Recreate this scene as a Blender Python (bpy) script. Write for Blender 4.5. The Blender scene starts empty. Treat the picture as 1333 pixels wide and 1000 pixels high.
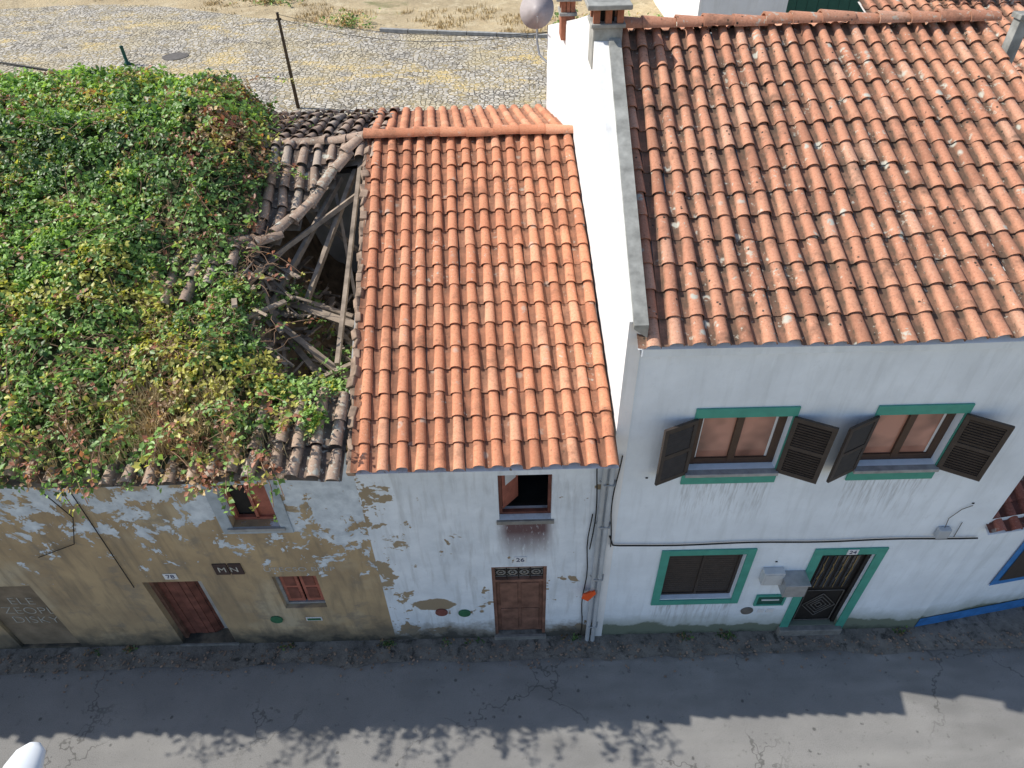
import bpy, math, random
import numpy as np
from mathutils import Vector, Matrix, noise as mn
random.seed(7); rng=np.random.default_rng(7)
sc=bpy.context.scene
COL=sc.collection

# ------------------------------------------------------------ node helpers
class NT:
    def __init__(s,name):
        s.m=bpy.data.materials.new(name); s.m.use_nodes=True
        s.t=s.m.node_tree; s.n=s.t.nodes; s.l=s.t.links
        s.b=s.n['Principled BSDF']; s.g=s.n.new('ShaderNodeNewGeometry')
        s.pos=s.g.outputs['Position']
    def put(s,sock,v):
        if isinstance(v,bpy.types.NodeSocket): s.l.new(v,sock)
        elif isinstance(v,(tuple,list)) and len(v)==3 and sock.type=='RGBA': sock.default_value=(*v,1)
        else: sock.default_value=v
    def scale(s,v):
        n=s.n.new('ShaderNodeVectorMath'); n.operation='MULTIPLY'; s.l.new(s.pos,n.inputs[0]); n.inputs[1].default_value=v; return n.outputs[0]
    def noise(s,sc,det=4,rough=.6,dist=0,vec=None,color=False):
        n=s.n.new('ShaderNodeTexNoise'); s.l.new(vec or s.pos,n.inputs['Vector'])
        n.inputs['Scale'].default_value=sc;n.inputs['Detail'].default_value=min(det,5)-1;n.inputs['Roughness'].default_value=rough;n.inputs['Distortion'].default_value=dist
        return n.outputs['Color' if color else 'Fac']
    def vor(s,sc,feat='F1',vec=None,out='Distance',rand=1):
        n=s.n.new('ShaderNodeTexVoronoi'); n.feature=feat; s.l.new(vec or s.pos,n.inputs['Vector']); n.inputs['Scale'].default_value=sc
        n.inputs['Randomness'].default_value=rand
        return n.outputs[out]
    def ramp(s,f,lo,hi,a=0.,b=1.):
        n=s.n.new('ShaderNodeMapRange'); s.l.new(f,n.inputs[0]); n.inputs[1].default_value=lo;n.inputs[2].default_value=hi;n.inputs[3].default_value=a;n.inputs[4].default_value=b; return n.outputs[0]
    def math(s,op,a,b=0.,clamp=False):
        n=s.n.new('ShaderNodeMath'); n.operation=op; n.use_clamp=clamp; s.put(n.inputs[0],a); s.put(n.inputs[1],b); return n.outputs[0]
    def mix(s,a,b,f,mode='MIX'):
        n=s.n.new('ShaderNodeMixRGB'); n.blend_type=mode; s.put(n.inputs[1],a); s.put(n.inputs[2],b); s.put(n.inputs[0],f); return n.outputs[0]
    def attr(s,name):
        n=s.n.new('ShaderNodeAttribute'); n.attribute_name=name; return n
    def sep(s,v):
        n=s.n.new('ShaderNodeSeparateXYZ'); s.l.new(v,n.inputs[0]); return n.outputs
    def out(s,col,rough=.9,bump=None,bs=.3,bd=.02,metal=0,spec=.3):
        s.put(s.b.inputs['Base Color'],col); s.put(s.b.inputs['Roughness'],rough); s.b.inputs['Metallic'].default_value=metal
        s.b.inputs['Specular IOR Level'].default_value=spec
        if bump is not None:
            n=s.n.new('ShaderNodeBump'); n.inputs['Strength'].default_value=bs; n.inputs['Distance'].default_value=bd
            s.l.new(bump,n.inputs['Height']); s.l.new(n.outputs[0],s.b.inputs['Normal'])
        return s.m
def simple(name,c,rough=.7,var=.25,sc=8,metal=0,spec=.3,bs=.2):
    k=NT(name); n=k.noise(sc,4); c2=tuple(x*(1-var) for x in c)
    if bs>=.3: return k.out(k.mix(c2,c,k.ramp(n,.3,.7)),rough,k.noise(sc*6,3),bs,.004,metal,spec)
    return k.out(k.mix(c2,c,k.ramp(n,.3,.7)),rough,None,0,0,metal,spec)

# ------------------------------------------------------------ materials
def m_white(name,base,grime,streak=.5,moss=True,drips=(),mossx=1.2):
    k=NT(name); x,y,z=k.sep(k.pos)
    c=k.mix(base,tuple(v*.86 for v in base),k.ramp(k.noise(1.3,5),.35,.7))
    st=k.noise(3.0,5,.6,.3,vec=k.scale((2.2,2.2,.25)))
    c=k.mix(c,grime,k.math('MULTIPLY',k.ramp(st,.5,.80),streak))
    c=k.mix(c,tuple(v*.8 for v in base),k.ramp(k.noise(6.5,5,.75),.58,.72,0,.5))
    for xa,xb,zt in drips:
        m=k.math('MULTIPLY',k.ramp(x,xa-.06,xa+.05),k.ramp(x,xb+.06,xb-.05))
        m=k.math('MULTIPLY',m,k.math('MULTIPLY',k.ramp(z,zt-1.0,zt,0,1),k.ramp(z,zt+.02,zt,0,1)))
        m=k.math('MULTIPLY',m,k.ramp(k.noise(7,4,.7,vec=k.scale((2.5,1,.22))),.46,.66,0,.7))
        c=k.mix(c,(.30,.30,.29),m)
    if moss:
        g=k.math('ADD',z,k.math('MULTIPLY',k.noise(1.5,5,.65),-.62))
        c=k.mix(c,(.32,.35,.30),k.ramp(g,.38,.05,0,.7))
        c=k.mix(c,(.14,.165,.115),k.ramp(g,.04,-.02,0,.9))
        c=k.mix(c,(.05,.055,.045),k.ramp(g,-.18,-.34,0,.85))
    b=k.math('ADD',k.noise(14,5,.6),k.math('MULTIPLY',k.noise(2,3),1.5))
    return k.out(c,.92,b,.35,.012)
MWHITE=m_white('white_render',(.80,.86,.92),(.46,.50,.52),.4,True,((2.2,3.4,3.97),(4.4,5.5,3.97),(2.2,3.5,.98)))
MPARTY=m_white('party_wall_whitewash',(.86,.86,.86),(.60,.59,.55),.5,False)
def m_mid():
    k=NT('peeling_whitewash'); x,y,z=k.sep(k.pos)
    c=k.mix((.77,.82,.87),(.60,.65,.70),k.ramp(k.noise(1.6,5,.65),.35,.68))
    st=k.noise(3.2,5,.6,.3,vec=k.scale((2.5,2.5,.3)))
    c=k.mix(c,(.36,.37,.37),k.ramp(st,.50,.78,0,.6))
    dx=k.ramp(k.math('ABSOLUTE',k.math('SUBTRACT',x,.15)),.26,.44,1,0)
    dz=k.math('MULTIPLY',k.ramp(z,2.30,3.0),k.ramp(z,3.25,3.2))
    s=k.math('MULTIPLY',k.math('MULTIPLY',dx,dz),k.ramp(k.noise(8,5,.75,vec=k.scale((1.8,1,.45))),.28,.44))
    c=k.mix(c,(.10,.045,.045),k.math('MULTIPLY',s,.95))
    p=k.math('ADD',k.noise(1.5,5,.62,.3),k.ramp(z,0,1.6,.09,0))
    c=k.mix(c,(.30,.23,.15),k.ramp(p,.640,.655))
    left=k.ramp(x,-2.05,-1.3,.16,0)
    p2=k.math('ADD',k.noise(2.2,5,.7,.2),left)
    c=k.mix(c,(.33,.26,.17),k.ramp(p2,.655,.68))
    # one larger bare patch near the foot of the wall
    px=k.math('POWER',k.math('DIVIDE',k.math('ADD',x,1.33),.33),2.); pz=k.math('POWER',k.math('DIVIDE',k.math('SUBTRACT',z,1.12),.17),2.)
    pd=k.math('ADD',k.math('ADD',px,pz),k.math('MULTIPLY',k.noise(5,4),1.6))
    c=k.mix(c,(.29,.23,.155),k.ramp(pd,1.9,1.75))
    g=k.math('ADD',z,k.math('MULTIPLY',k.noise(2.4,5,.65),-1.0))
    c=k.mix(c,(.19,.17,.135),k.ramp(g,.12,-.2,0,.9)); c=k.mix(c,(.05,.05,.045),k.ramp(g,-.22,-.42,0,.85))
    b=k.math('ADD',k.noise(12,5,.6),k.math('MULTIPLY',k.ramp(p,.640,.655),-2))
    return k.out(c,.93,b,.45,.014)
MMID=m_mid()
def m_left(name='derelict_ochre_render'):
    k=NT(name); x,y,z=k.sep(k.pos)
    c=k.mix((.47,.35,.205),(.33,.245,.15),k.ramp(k.noise(1.2,5,.6),.35,.68))
    c=k.mix(c,(.48,.41,.29),k.ramp(k.noise(.7,5,.6),.52,.68,0,.8))
    st=k.noise(3.0,5,.6,.3,vec=k.scale((2.2,2.2,.3)))
    c=k.mix(c,(.19,.155,.11),k.ramp(st,.48,.76,0,.8))
    c=k.mix(c,(.22,.19,.15),k.ramp(k.noise(2.1,5,.7,.3),.55,.66,0,.6))
    p=k.math('ADD',k.noise(2.6,5,.72,.35),k.ramp(z,1.6,3.9,-.14,.075))
    p=k.math('ADD',p,k.ramp(x,-4.0,-2.3,0,.085))
    p=k.math('ADD',p,k.ramp(z,2.2,.9,0,-.14))
    p=k.math('ADD',p,k.math('MULTIPLY',k.noise(14,4,.7),.10))
    wh=k.mix((.68,.74,.79),(.42,.47,.52),k.ramp(k.noise(5,5),.35,.7))
    c=k.mix(c,wh,k.ramp(p,.590,.618))
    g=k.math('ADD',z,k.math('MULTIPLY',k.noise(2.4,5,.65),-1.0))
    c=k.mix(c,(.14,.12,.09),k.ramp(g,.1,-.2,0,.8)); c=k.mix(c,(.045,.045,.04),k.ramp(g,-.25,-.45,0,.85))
    b=k.math('ADD',k.noise(10,5,.65),k.math('MULTIPLY',k.ramp(p,.590,.618),1.5))
    return k.out(c,.94,b,.55,.014)
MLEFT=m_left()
def m_tile(name,ca,cb,dirt_shade,dirt_shade_amt,lich,spots=.5):
    k=NT(name); a=k.attr('tcol')
    s=k.n.new('ShaderNodeSeparateColor'); k.l.new(a.outputs['Color'],s.inputs[0]); r,t,h=s.outputs
    c=k.mix(ca,cb,k.math('ADD',k.math('MULTIPLY',r,.7),k.ramp(k.noise(1.0,4),.35,.7,-.1,.4),True))
    c=k.mix(c,(ca[0]*1.12,ca[1]*1.35,ca[2]*1.5),k.ramp(r,.84,.93,0,.55))
    c=k.mix(c,tuple(v*.68 for v in cb),k.ramp(r,.15,.05,0,.7))
    fine=k.noise(38,4,.75)
    c=k.mix(c,tuple(v*.55 for v in cb),k.ramp(fine,.50,.74,0,.65))
    c=k.mix(c,(.60,.46,.35),k.ramp(fine,.42,.28,0,.4))
    d=k.math('ADD',k.ramp(h,.75,.05,0,.95),k.ramp(t,.72,1.0,0,.25))  # dirt in channels and overlaps, plus darkening painted in to deepen the relief
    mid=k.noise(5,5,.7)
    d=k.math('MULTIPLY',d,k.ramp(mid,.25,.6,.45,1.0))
    c=k.mix(c,dirt_shade,k.math('MULTIPLY',d,dirt_shade_amt,True))
    big=k.noise(2.3,5,.75)
    c=k.mix(c,tuple(v*.8 for v in dirt_shade),k.ramp(big,.54,.70,0,.70*dirt_shade_amt))
    l=k.math('ADD',k.noise(16,5,.65,.3),k.ramp(k.noise(1.4,3),.3,.7,-.10,.06))
    c=k.mix(c,(.50,.48,.40),k.ramp(l,.655-lich*.03,.69-lich*.03,0,.75))
    c=k.mix(c,(.055,.045,.035),k.math('MULTIPLY',k.ramp(k.vor(11,'F1'),.20,.13),k.ramp(mid,.52,.58,0,spots*1.5),True))
    c=k.mix(c,(.50,.49,.42),k.math('MULTIPLY',k.ramp(k.vor(4.7,'F1'),.28,.18),k.ramp(big,.46,.42,0,spots*1.4),True))
    return k.out(c,.88,fine,.35,.005)
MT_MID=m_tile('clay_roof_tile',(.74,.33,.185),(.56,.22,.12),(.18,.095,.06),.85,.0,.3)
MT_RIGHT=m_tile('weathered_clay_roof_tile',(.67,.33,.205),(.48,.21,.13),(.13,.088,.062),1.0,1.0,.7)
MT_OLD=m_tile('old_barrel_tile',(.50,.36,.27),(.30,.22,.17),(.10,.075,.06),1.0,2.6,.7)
MT_SHADED=m_tile('shaded_red_tile',(.38,.12,.075),(.27,.09,.06),(.09,.04,.03),.9,.3,.4)  # red tile, its colour darkened for the shade on the low roof
def m_asph():
    k=NT('worn_asphalt'); x,y,z=k.sep(k.pos)
    c=k.mix((.235,.23,.222),(.30,.292,.28),k.ramp(k.noise(.9,5,.6),.3,.7))
    c=k.mix(c,(.11,.108,.105),k.ramp(k.noise(90,3,.85),.47,.70,0,.85))
    c=k.mix(c,(.46,.45,.42),k.ramp(k.vor(80,'F1',out='Distance'),.24,.05,0,.45))
    c=k.mix(c,(.33,.32,.30),k.ramp(k.noise(.8,4,.6,vec=k.scale((.25,1.6,1))),.5,.7,0,.5))
    c=k.mix(c,(.14,.138,.13),k.ramp(k.noise(.55,5,.7,vec=k.scale((.35,1,1))),.54,.68,0,.55))
    c=k.mix(c,(.12,.118,.11),k.ramp(k.noise(7,5,.8),.60,.70,0,.65))
    edge=k.math('ADD',y,k.math('MULTIPLY',k.noise(2.2,5,.65),.5))
    c=k.mix(c,(.10,.095,.085),k.ramp(edge,-.25,.02,0,.85))
    sp=k.noise(5.2,3); 
    c=k.mix(c,(.06,.06,.057),k.math('MULTIPLY',k.ramp(k.vor(5,'F1'),.17,.10),k.ramp(sp,.50,.56,0,.7)))
    dis=k.noise(2.4,4,.65,color=True)
    v=k.n.new('ShaderNodeVectorMath'); v.operation='MULTIPLY_ADD'; k.l.new(dis,v.inputs[0]); v.inputs[1].default_value=(.7,.7,.7); k.l.new(k.pos,v.inputs[2])
    cr=k.vor(.42,'DISTANCE_TO_EDGE',vec=v.outputs[0])
    c=k.mix(c,(.09,.088,.082),k.math('MULTIPLY',k.ramp(cr,.007,.002),k.ramp(k.noise(.5,2),.48,.56,0,.7)))
    return k.out(c,.9,k.noise(130,2,.8),.7,.007)
MASPH=m_asph()
def m_gut():
    k=NT('broken_pavement')
    c=k.mix((.14,.13,.115),(.25,.23,.20),k.ramp(k.noise(3,5,.7),.35,.65))
    c=k.mix(c,(.05,.048,.042),k.ramp(k.noise(5,5,.75,.4),.52,.66,0,.9))
    c=k.mix(c,(.34,.32,.28),k.ramp(k.vor(34,'F1'),.2,.05,0,.5))
    return k.out(c,.95,k.noise(26,5,.75),.8,.02)
MGUT=m_gut()
def m_cob():
    k=NT('granite_setts')
    v=k.scale((1,1,0.0))
    d=k.vor(7.2,'DISTANCE_TO_EDGE',vec=v,rand=.7); cell=k.vor(7.2,'F1',vec=v,out='Color',rand=.7)
    s=k.n.new('ShaderNodeSeparateColor'); k.l.new(cell,s.inputs[0])
    c=k.mix((.42,.385,.33),(.62,.575,.50),s.outputs[0])
    c=k.mix(c,(.23,.22,.20),k.ramp(s.outputs[1],.8,.95,0,.7))
    c=k.mix(c,(.56,.47,.29),k.ramp(k.noise(.45,5,.65,.3),.5,.62,0,.6))
    j=k.mix((.36,.29,.16),(.14,.12,.09),k.ramp(k.noise(1.2,4),.4,.6))
    c=k.mix(c,j,k.ramp(d,.11,.04))
    gr=k.math('MULTIPLY',k.ramp(k.noise(.5,5,.7,.5,vec=k.scale((.8,1.6,1))),.53,.63),k.ramp(k.noise(11,4,.8),.42,.55))
    c=k.mix(c,(.68,.50,.19),k.math('MULTIPLY',gr,.85))
    return k.out(c,.9,k.ramp(d,0,.16),.8,.03)
MCOB=m_cob()
def m_ground():
    k=NT('dry_ground')
    c=k.mix((.58,.46,.28),(.43,.34,.21),k.ramp(k.noise(.5,5,.65),.35,.65))
    c=k.mix(c,(.64,.54,.36),k.ramp(k.noise(1.6,5,.7),.5,.66,0,.8))
    c=k.mix(c,(.17,.19,.07),k.ramp(k.noise(.28,5,.7,.3),.58,.66,0,.7))
    c=k.mix(c,(.26,.20,.12),k.ramp(k.noise(8,5,.75),.55,.7,0,.8))
    return k.out(c,.95,k.noise(9,5,.8),.9,.06)
MGROUND=m_ground()
def m_leaf():
    k=NT('bramble_leaf'); a=k.attr('lcol')
    k.put(k.b.inputs['Base Color'],a.outputs['Color']); k.b.inputs['Roughness'].default_value=.45; k.b.inputs['Specular IOR Level'].default_value=.45
    tr=k.n.new('ShaderNodeBsdfTranslucent'); mx=k.n.new('ShaderNodeMixShader'); mx.inputs[0].default_value=.3
    mu=k.n.new('ShaderNodeVectorMath'); mu.operation='MULTIPLY'
    k.l.new(a.outputs['Color'],mu.inputs[0]); mu.inputs[1].default_value=(1.9,1.9,.9); k.l.new(mu.outputs[0],tr.inputs[0])
    k.l.new(k.b.outputs[0],mx.inputs[1]); k.l.new(tr.outputs[0],mx.inputs[2]); k.l.new(mx.outputs[0],k.n['Material Output'].inputs[0])
    return k.m
MLEAF=m_leaf()
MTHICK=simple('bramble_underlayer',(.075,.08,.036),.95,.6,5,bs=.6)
MSTEM=simple('bramble_cane',(.36,.22,.14),.8,.5,6)
MDRY=simple('dry_grass_blade',(.68,.53,.29),.85,.4,5)
MWOODOLD=simple('rotten_wood',(.45,.36,.28),.9,.65,4,bs=.5)
MEARTH=simple('debris_soil',(.26,.19,.125),.95,.6,5,bs=.9)
MMORT=simple('rough_mortar',(.42,.30,.22),.95,.6,7,bs=.8)
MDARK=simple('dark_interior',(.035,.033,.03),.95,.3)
MINT=simple('interior_plaster',(.52,.50,.47),.95,.4,2,bs=.4)
MGREEN=simple('green_paint',(.075,.34,.265),.55,.2,5)
MGREEND=simple('dark_green_paint',(.02,.10,.075),.5,.2)
MSHUT=simple('dark_brown_paint',(.060,.047,.04),.5,.3,10)
MBROWN=simple('brown_window_frame',(.085,.05,.034),.45,.2)
MRED=simple('red_brown_wood',(.24,.09,.065),.75,.55,5,bs=.3)
MRED2=simple('faded_red_paint',(.46,.16,.11),.65,.45,6)
MDOOR=simple('weathered_door_wood',(.27,.14,.10),.75,.55,5,bs=.3)
MPANEL=simple('boarded_doorway',(.27,.21,.145),.9,.45,3,bs=.4)
MSTONE=simple('granite_frame',(.40,.40,.39),.9,.4,7,bs=.5)
MSTEP=simple('worn_door_step',(.27,.26,.24),.9,.45,6,bs=.5)
MBLUEGREY=simple('blue_grey_surround',(.44,.50,.55),.9,.35,6)
MCONC=simple('concrete_coping',(.42,.42,.39),.92,.5,5,bs=.5)
MPIPE=simple('grey_pvc_pipe',(.48,.51,.54),.45,.25,3)
MBLACK=simple('black_cable',(.02,.02,.02),.6,.2)
MRUST=simple('rusty_post',(.11,.08,.055),.8,.4)
MIRON=simple('wrought_iron',(.035,.03,.028),.55,.3,metal=.4)
MCAST=simple('cast_iron_cover',(.17,.155,.14),.8,.4,12)
MBRASS=simple('brass_trim',(.45,.33,.16),.4,.3,metal=.7)
MORANGE=simple('orange_plastic',(.75,.10,.02),.5,.15)
MBOX=simple('white_meter_box',(.55,.57,.58),.5,.15)
MBLUE=simple('blue_paint',(.05,.23,.58),.6,.4,4)
MGALV=simple('galvanised_steel',(.42,.43,.44),.45,.25,metal=.5)
MLAMP=simple('pale_lamp_housing',(.75,.78,.80),.35,.08,3)
MBRICK=simple('chimney_brick',(.42,.17,.10),.9,.45,9)
MSLATE=simple('slate_plaque',(.07,.045,.04),.7,.3)
MSIGNR=simple('red_iron_cover',(.22,.08,.065),.8,.3,12)
MSIGNG=simple('green_iron_cover',(.04,.16,.08),.7,.3,12)
MENAM=simple('enamel_white',(.72,.73,.74),.4,.1)
MINK=simple('dark_blue_enamel',(.03,.035,.10),.4,.1)
MCHALK=simple('graffiti_paint',(.58,.61,.63),.9,.4,20)
MCHALK2=simple('faint_graffiti_paint',(.54,.52,.46),.9,.4,20)
MDISH=simple('satellite_dish_grey',(.46,.41,.41),.5,.3,5)
MBARK=simple('tree_bark',(.10,.08,.06),.9,.4)
def m_glass(name,c):
    k=NT(name); n=k.noise(1.6,3); cc=k.mix(c,tuple(v*.4 for v in c),k.ramp(n,.4,.6)); return k.out(cc,.10,spec=.7)
MGLASSP=m_glass('window_glass_reflection_curtain',(.50,.25,.18))  # pinkish roof reflection and curtain glimpses painted into the pane colour
MGLASSD=m_glass('window_glass_dark',(.05,.05,.055))

# ------------------------------------------------------------ object helpers
def grp(name,loc=(0,0,0)):
    e=bpy.data.objects.new(name,None); e.location=loc; e.empty_display_size=.3; COL.objects.link(e); return e
def link(o,p):
    COL.objects.link(o)
    if p is not None:
        o.parent=p; o.matrix_parent_inverse.identity(); o.location=o.location-p.location
    return o
def mesh(name,v,f,mat,p=None,smooth=False,bevel=0):
    me=bpy.data.meshes.new(name); me.from_pydata([tuple(a) for a in v],[],f); me.materials.append(mat); me.update()
    if smooth: me.polygons.foreach_set('use_smooth',[True]*len(me.polygons))
    o=bpy.data.objects.new(name,me); link(o,p)
    if bevel: 
        b=o.modifiers.new('bevel','BEVEL'); b.width=bevel; b.segments=2
    return o
BF=[(0,3,2,1),(4,5,6,7),(0,1,5,4),(1,2,6,5),(2,3,7,6),(3,0,4,7)]
def boxv(x0,x1,y0,y1,z0,z1): return [(x0,y0,z0),(x1,y0,z0),(x1,y1,z0),(x0,y1,z0),(x0,y0,z1),(x1,y0,z1),(x1,y1,z1),(x0,y1,z1)]
def boxes(name,L,mat,p=None,bevel=0):
    v=[];f=[]
    for b in L:
        n=len(v); v+=boxv(*b); f+=[tuple(i+n for i in q) for q in BF]
    return mesh(name,v,f,mat,p,bevel=bevel)
def box(name,x0,x1,y0,y1,z0,z1,mat,p=None,bevel=0): return boxes(name,[(x0,x1,y0,y1,z0,z1)],mat,p,bevel)
def beam_vf(a,b,w,t,roll=0):
    a=Vector(a);b=Vector(b);d=(b-a).normalized(); s=d.cross(Vector((0,0,1)))
    if s.length<1e-3: s=Vector((1,0,0))
    s.normalize(); u=s.cross(d); 
    s2=s*math.cos(roll)+u*math.sin(roll); u2=u*math.cos(roll)-s*math.sin(roll)
    v=[]
    for q in (a,b):
        for i,j in ((-1,-1),(1,-1),(1,1),(-1,1)): v.append(q+s2*w*.5*i+u2*t*.5*j)
    f=[(3,2,1,0),(4,5,6,7),(0,1,5,4),(1,2,6,5),(2,3,7,6),(3,0,4,7)]
    return v,f
def beams(name,L,mat,p=None,bevel=0):
    V=[];Fs=[]
    for a,b,w,t,r in L:
        v,f=beam_vf(a,b,w,t,r); n=len(V); V+=v; Fs+=[tuple(i+n for i in q) for q in f]
    return mesh(name,V,Fs,mat,p,bevel=bevel)
def tube(name,pts,r,mat,p=None,res=6):
    c=bpy.data.curves.new(name,'CURVE'); c.dimensions='3D'; c.bevel_depth=r; c.bevel_resolution=res//2; c.use_fill_caps=True
    paths=pts if isinstance(pts[0][0],(tuple,list,Vector)) else [pts]
    for P in paths:
        s=c.splines.new('POLY'); s.points.add(len(P)-1)
        for i,q in enumerate(P): s.points[i].co=(*q,1)
    c.materials.append(mat); o=bpy.data.objects.new(name,c); link(o,p); return o
def lathe(name,prof,loc,mat,p=None,n=24,axis='Z',smooth=True):
    v=[];f=[]
    for r,h in prof:
        for i in range(n):
            a=2*math.pi*i/n; x,y=r*math.cos(a),r*math.sin(a)
            q={'Z':(x,y,h),'Y':(x,h,y)}[axis]; v.append((q[0]+loc[0],q[1]+loc[1],q[2]+loc[2]))
    for j in range(len(prof)-1):
        for i in range(n): f.append((j*n+i,j*n+(i+1)%n,(j+1)*n+(i+1)%n,(j+1)*n+i))
    f.append(tuple(range((len(prof)-1)*n,len(prof)*n))); f.append(tuple(reversed(range(n))))
    return mesh(name,v,f,mat,p,smooth)
def text(name,s,x,z,size,mat,p=None,y=-.012,ext=.002,rot=0,sx=1,off=0):
    c=bpy.data.curves.new(name,'FONT'); c.body=s; c.size=size; c.extrude=ext; c.offset=off; c.align_x='CENTER'; c.align_y='CENTER'; c.materials.append(mat)
    o=bpy.data.objects.new(name,c); o.location=(x,y,z); o.rotation_euler=(math.radians(90),rot,0); o.scale=(sx,1,1); link(o,p); return o
def wall(name,x0,x1,z0,z1,y,holes,mat,p,depth=.2):
    """street wall with real openings and reveals"""
    xs=sorted({x0,x1,*[h[0] for h in holes],*[h[1] for h in holes]}); zs=sorted({z0,z1,*[h[2] for h in holes],*[h[3] for h in holes]})
    v=[];f=[]
    def q(a,b,c,d): n=len(v); v.extend([a,b,c,d]); f.append((n,n+1,n+2,n+3))
    for i in range(len(xs)-1):
        for j in range(len(zs)-1):
            cx=(xs[i]+xs[i+1])/2; cz=(zs[j]+zs[j+1])/2
            if any(h[0]<cx<h[1] and h[2]<cz<h[3] for h in holes): continue
            q((xs[i],y,zs[j]),(xs[i+1],y,zs[j]),(xs[i+1],y,zs[j+1]),(xs[i],y,zs[j+1]))
    for a,b,c,d in holes:
        Y=y+depth
        q((a,y,c),(a,y,d),(a,Y,d),(a,Y,c)); q((b,y,d),(b,y,c),(b,Y,c),(b,Y,d))
        q((a,y,d),(b,y,d),(b,Y,d),(a,Y,d)); q((b,y,c),(a,y,c),(a,Y,c),(b,Y,c))
    return mesh(name,v,f,mat,p)
def frame_boxes(x0,x1,z0,z1,w,y0,y1,bottom=True,wb=None):
    L=[(x0,x0+w,y0,y1,z0,z1),(x1-w,x1,y0,y1,z0,z1),(x0+w,x1-w,y0,y1,z1-w,z1)]
    if bottom: L.append((x0+w,x1-w,y0,y1,z0,z0+(wb or w)))
    return L

# ------------------------------------------------------------ tiles
def finish_tiles(name,V,Fs,C,SM,mat,p):
    me=bpy.data.meshes.new(name); me.from_pydata([tuple(a) for a in V],[],Fs); me.materials.append(mat)
    me.polygons.foreach_set('use_smooth',SM)
    ca=me.color_attributes.new('tcol','FLOAT_COLOR','POINT'); ca.data.foreach_set('color',np.array(C,dtype=np.float32).ravel())
    me.update(); o=bpy.data.objects.new(name,me); link(o,p); return o
def tiles(name,S,nu,nv,mat,p,mask=None,jit=1.,H=.070,seed=1,lift=.016,hw0=.325,th=.014,dens=10):
    rr=random.Random(seed); V=[];Fs=[];C=[];SM=[]
    colj=[rr.gauss(0,.012)*jit for _ in range(nu)]
    for j in range(nv):
        for i in range(nu):
            if mask and not mask(i+.5,j+.5): continue
            r1=rr.random(); du=rr.gauss(0,.014)*jit+colj[i]; dv=rr.gauss(0,.022)*jit+colj[i]*1.5; dh=rr.gauss(0,.003)*jit; tw=rr.gauss(0,.02)*jit
            Pu=S(i+1.,j+.5)-S(i+0.,j+.5); Pv=S(i+.5,j+1.)-S(i+.5,j+0.)
            n=Pu.cross(Pv).normalized()
            rows=[]
            ts=(0,.4,.8,1.14)
            for t in ts:
                hw=hw0-.05*t; c=.65; row=[(-.03,.014),(.08,.002),(.2,0.),(c-hw-.005,.004)]
                k=dens
                for a in range(k+1):
                    an=math.pi*(1-a/k); row.append((c+hw*math.cos(an),.004+(H*(1-.18*t))*math.sin(an)**.85 if 0<a<k else .004))
                row.append((1.0,.004)); rows.append(row)
            base=len(V); m=len(rows[0])
            for t,row in zip(ts,rows):
                for uu,h in row:
                    q=S(i+uu+du+tw*(t-.5),j+t+dv)+n*(h+lift*(1-t/1.14)+dh)
                    V.append(q); C.append((r1,min(1,t),min(1,h/H),1))
            for a in range(len(ts)-1):
                for b in range(m-1):
                    s=base+a*m+b; Fs.append((s,s+1,s+m+1,s+m)); SM.append(True)
            lb=len(V)
            for uu,h in rows[0]:
                q=S(i+uu+du-tw*.5,j+dv)+n*(h+lift+dh); V.append(q); C.append((r1,.3,min(1,h/H)*.7,1))
            for uu,h in rows[0]:
                hh=max(h-th,-.012) 
                q=S(i+.5+(uu-.5)*.985+du-tw*.5,j+dv+.01)+n*(hh+lift+dh); V.append(q); C.append((r1,.6,.4,1))
            for b in range(m-1):
                Fs.append((lb+b,lb+m+b,lb+m+b+1,lb+b+1)); SM.append(False)
            ub=len(V)
            for uu,h in rows[0]:
                hh=max(h-th,-.012); q=S(i+.5+(uu-.5)*.985+du,j+dv+.5)+n*(hh+lift*.4+dh); V.append(q); C.append((r1,1,.0,1))
            for b in range(m-1):
                Fs.append((lb+m+b,ub+b,ub+b+1,lb+m+b+1)); SM.append(True)
    return finish_tiles(name,V,Fs,C,SM,mat,p)
def caps(name,path,mat,p,r=.105,L=.40,seed=3,flat=.85,jit=.01):
    rr=random.Random(seed); V=[];Fs=[];C=[]
    path=[Vector(a) for a in path]
    seg=[(path[i+1]-path[i]).length for i in range(len(path)-1)]; tot=sum(seg); n=max(1,round(tot/L))
    def at(s):
        s=max(0,min(tot,s)); i=0
        while i<len(seg)-1 and s>seg[i]: s-=seg[i]; i+=1
        return path[i].lerp(path[i+1],s/seg[i])
    K=12
    for k in range(n):
        a=at(tot*k/n-.03); b=at(tot*(k+1)/n+.03); d=(b-a).normalized(); s=d.cross(Vector((0,0,1))).normalized(); u=s.cross(d)
        off=Vector((rr.gauss(0,jit),rr.gauss(0,jit),rr.gauss(0,jit*.6))); r1=rr.random()
        base=len(V)
        for ri,(c,rad,li) in enumerate([(a,r*1.14-.02,.0),(a,r*1.14,.008),(a,r*1.14,.008),(b,r*.86,0)]):
            for q in range(K+1):
                an=math.pi*q/K; V.append(c+off+s*rad*math.cos(an)+u*(rad*flat*math.sin(an)+li-.02)); C.append((r1,.4 if ri<3 else .95,.9 if ri>1 else .3,1))
        for ring in (0,2):
            for q in range(K):
                i=base+ring*(K+1)+q; Fs.append((i,i+1,i+K+2,i+K+1))
    return finish_tiles(name,V,Fs,C,[True]*len(Fs),mat,p)
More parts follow.
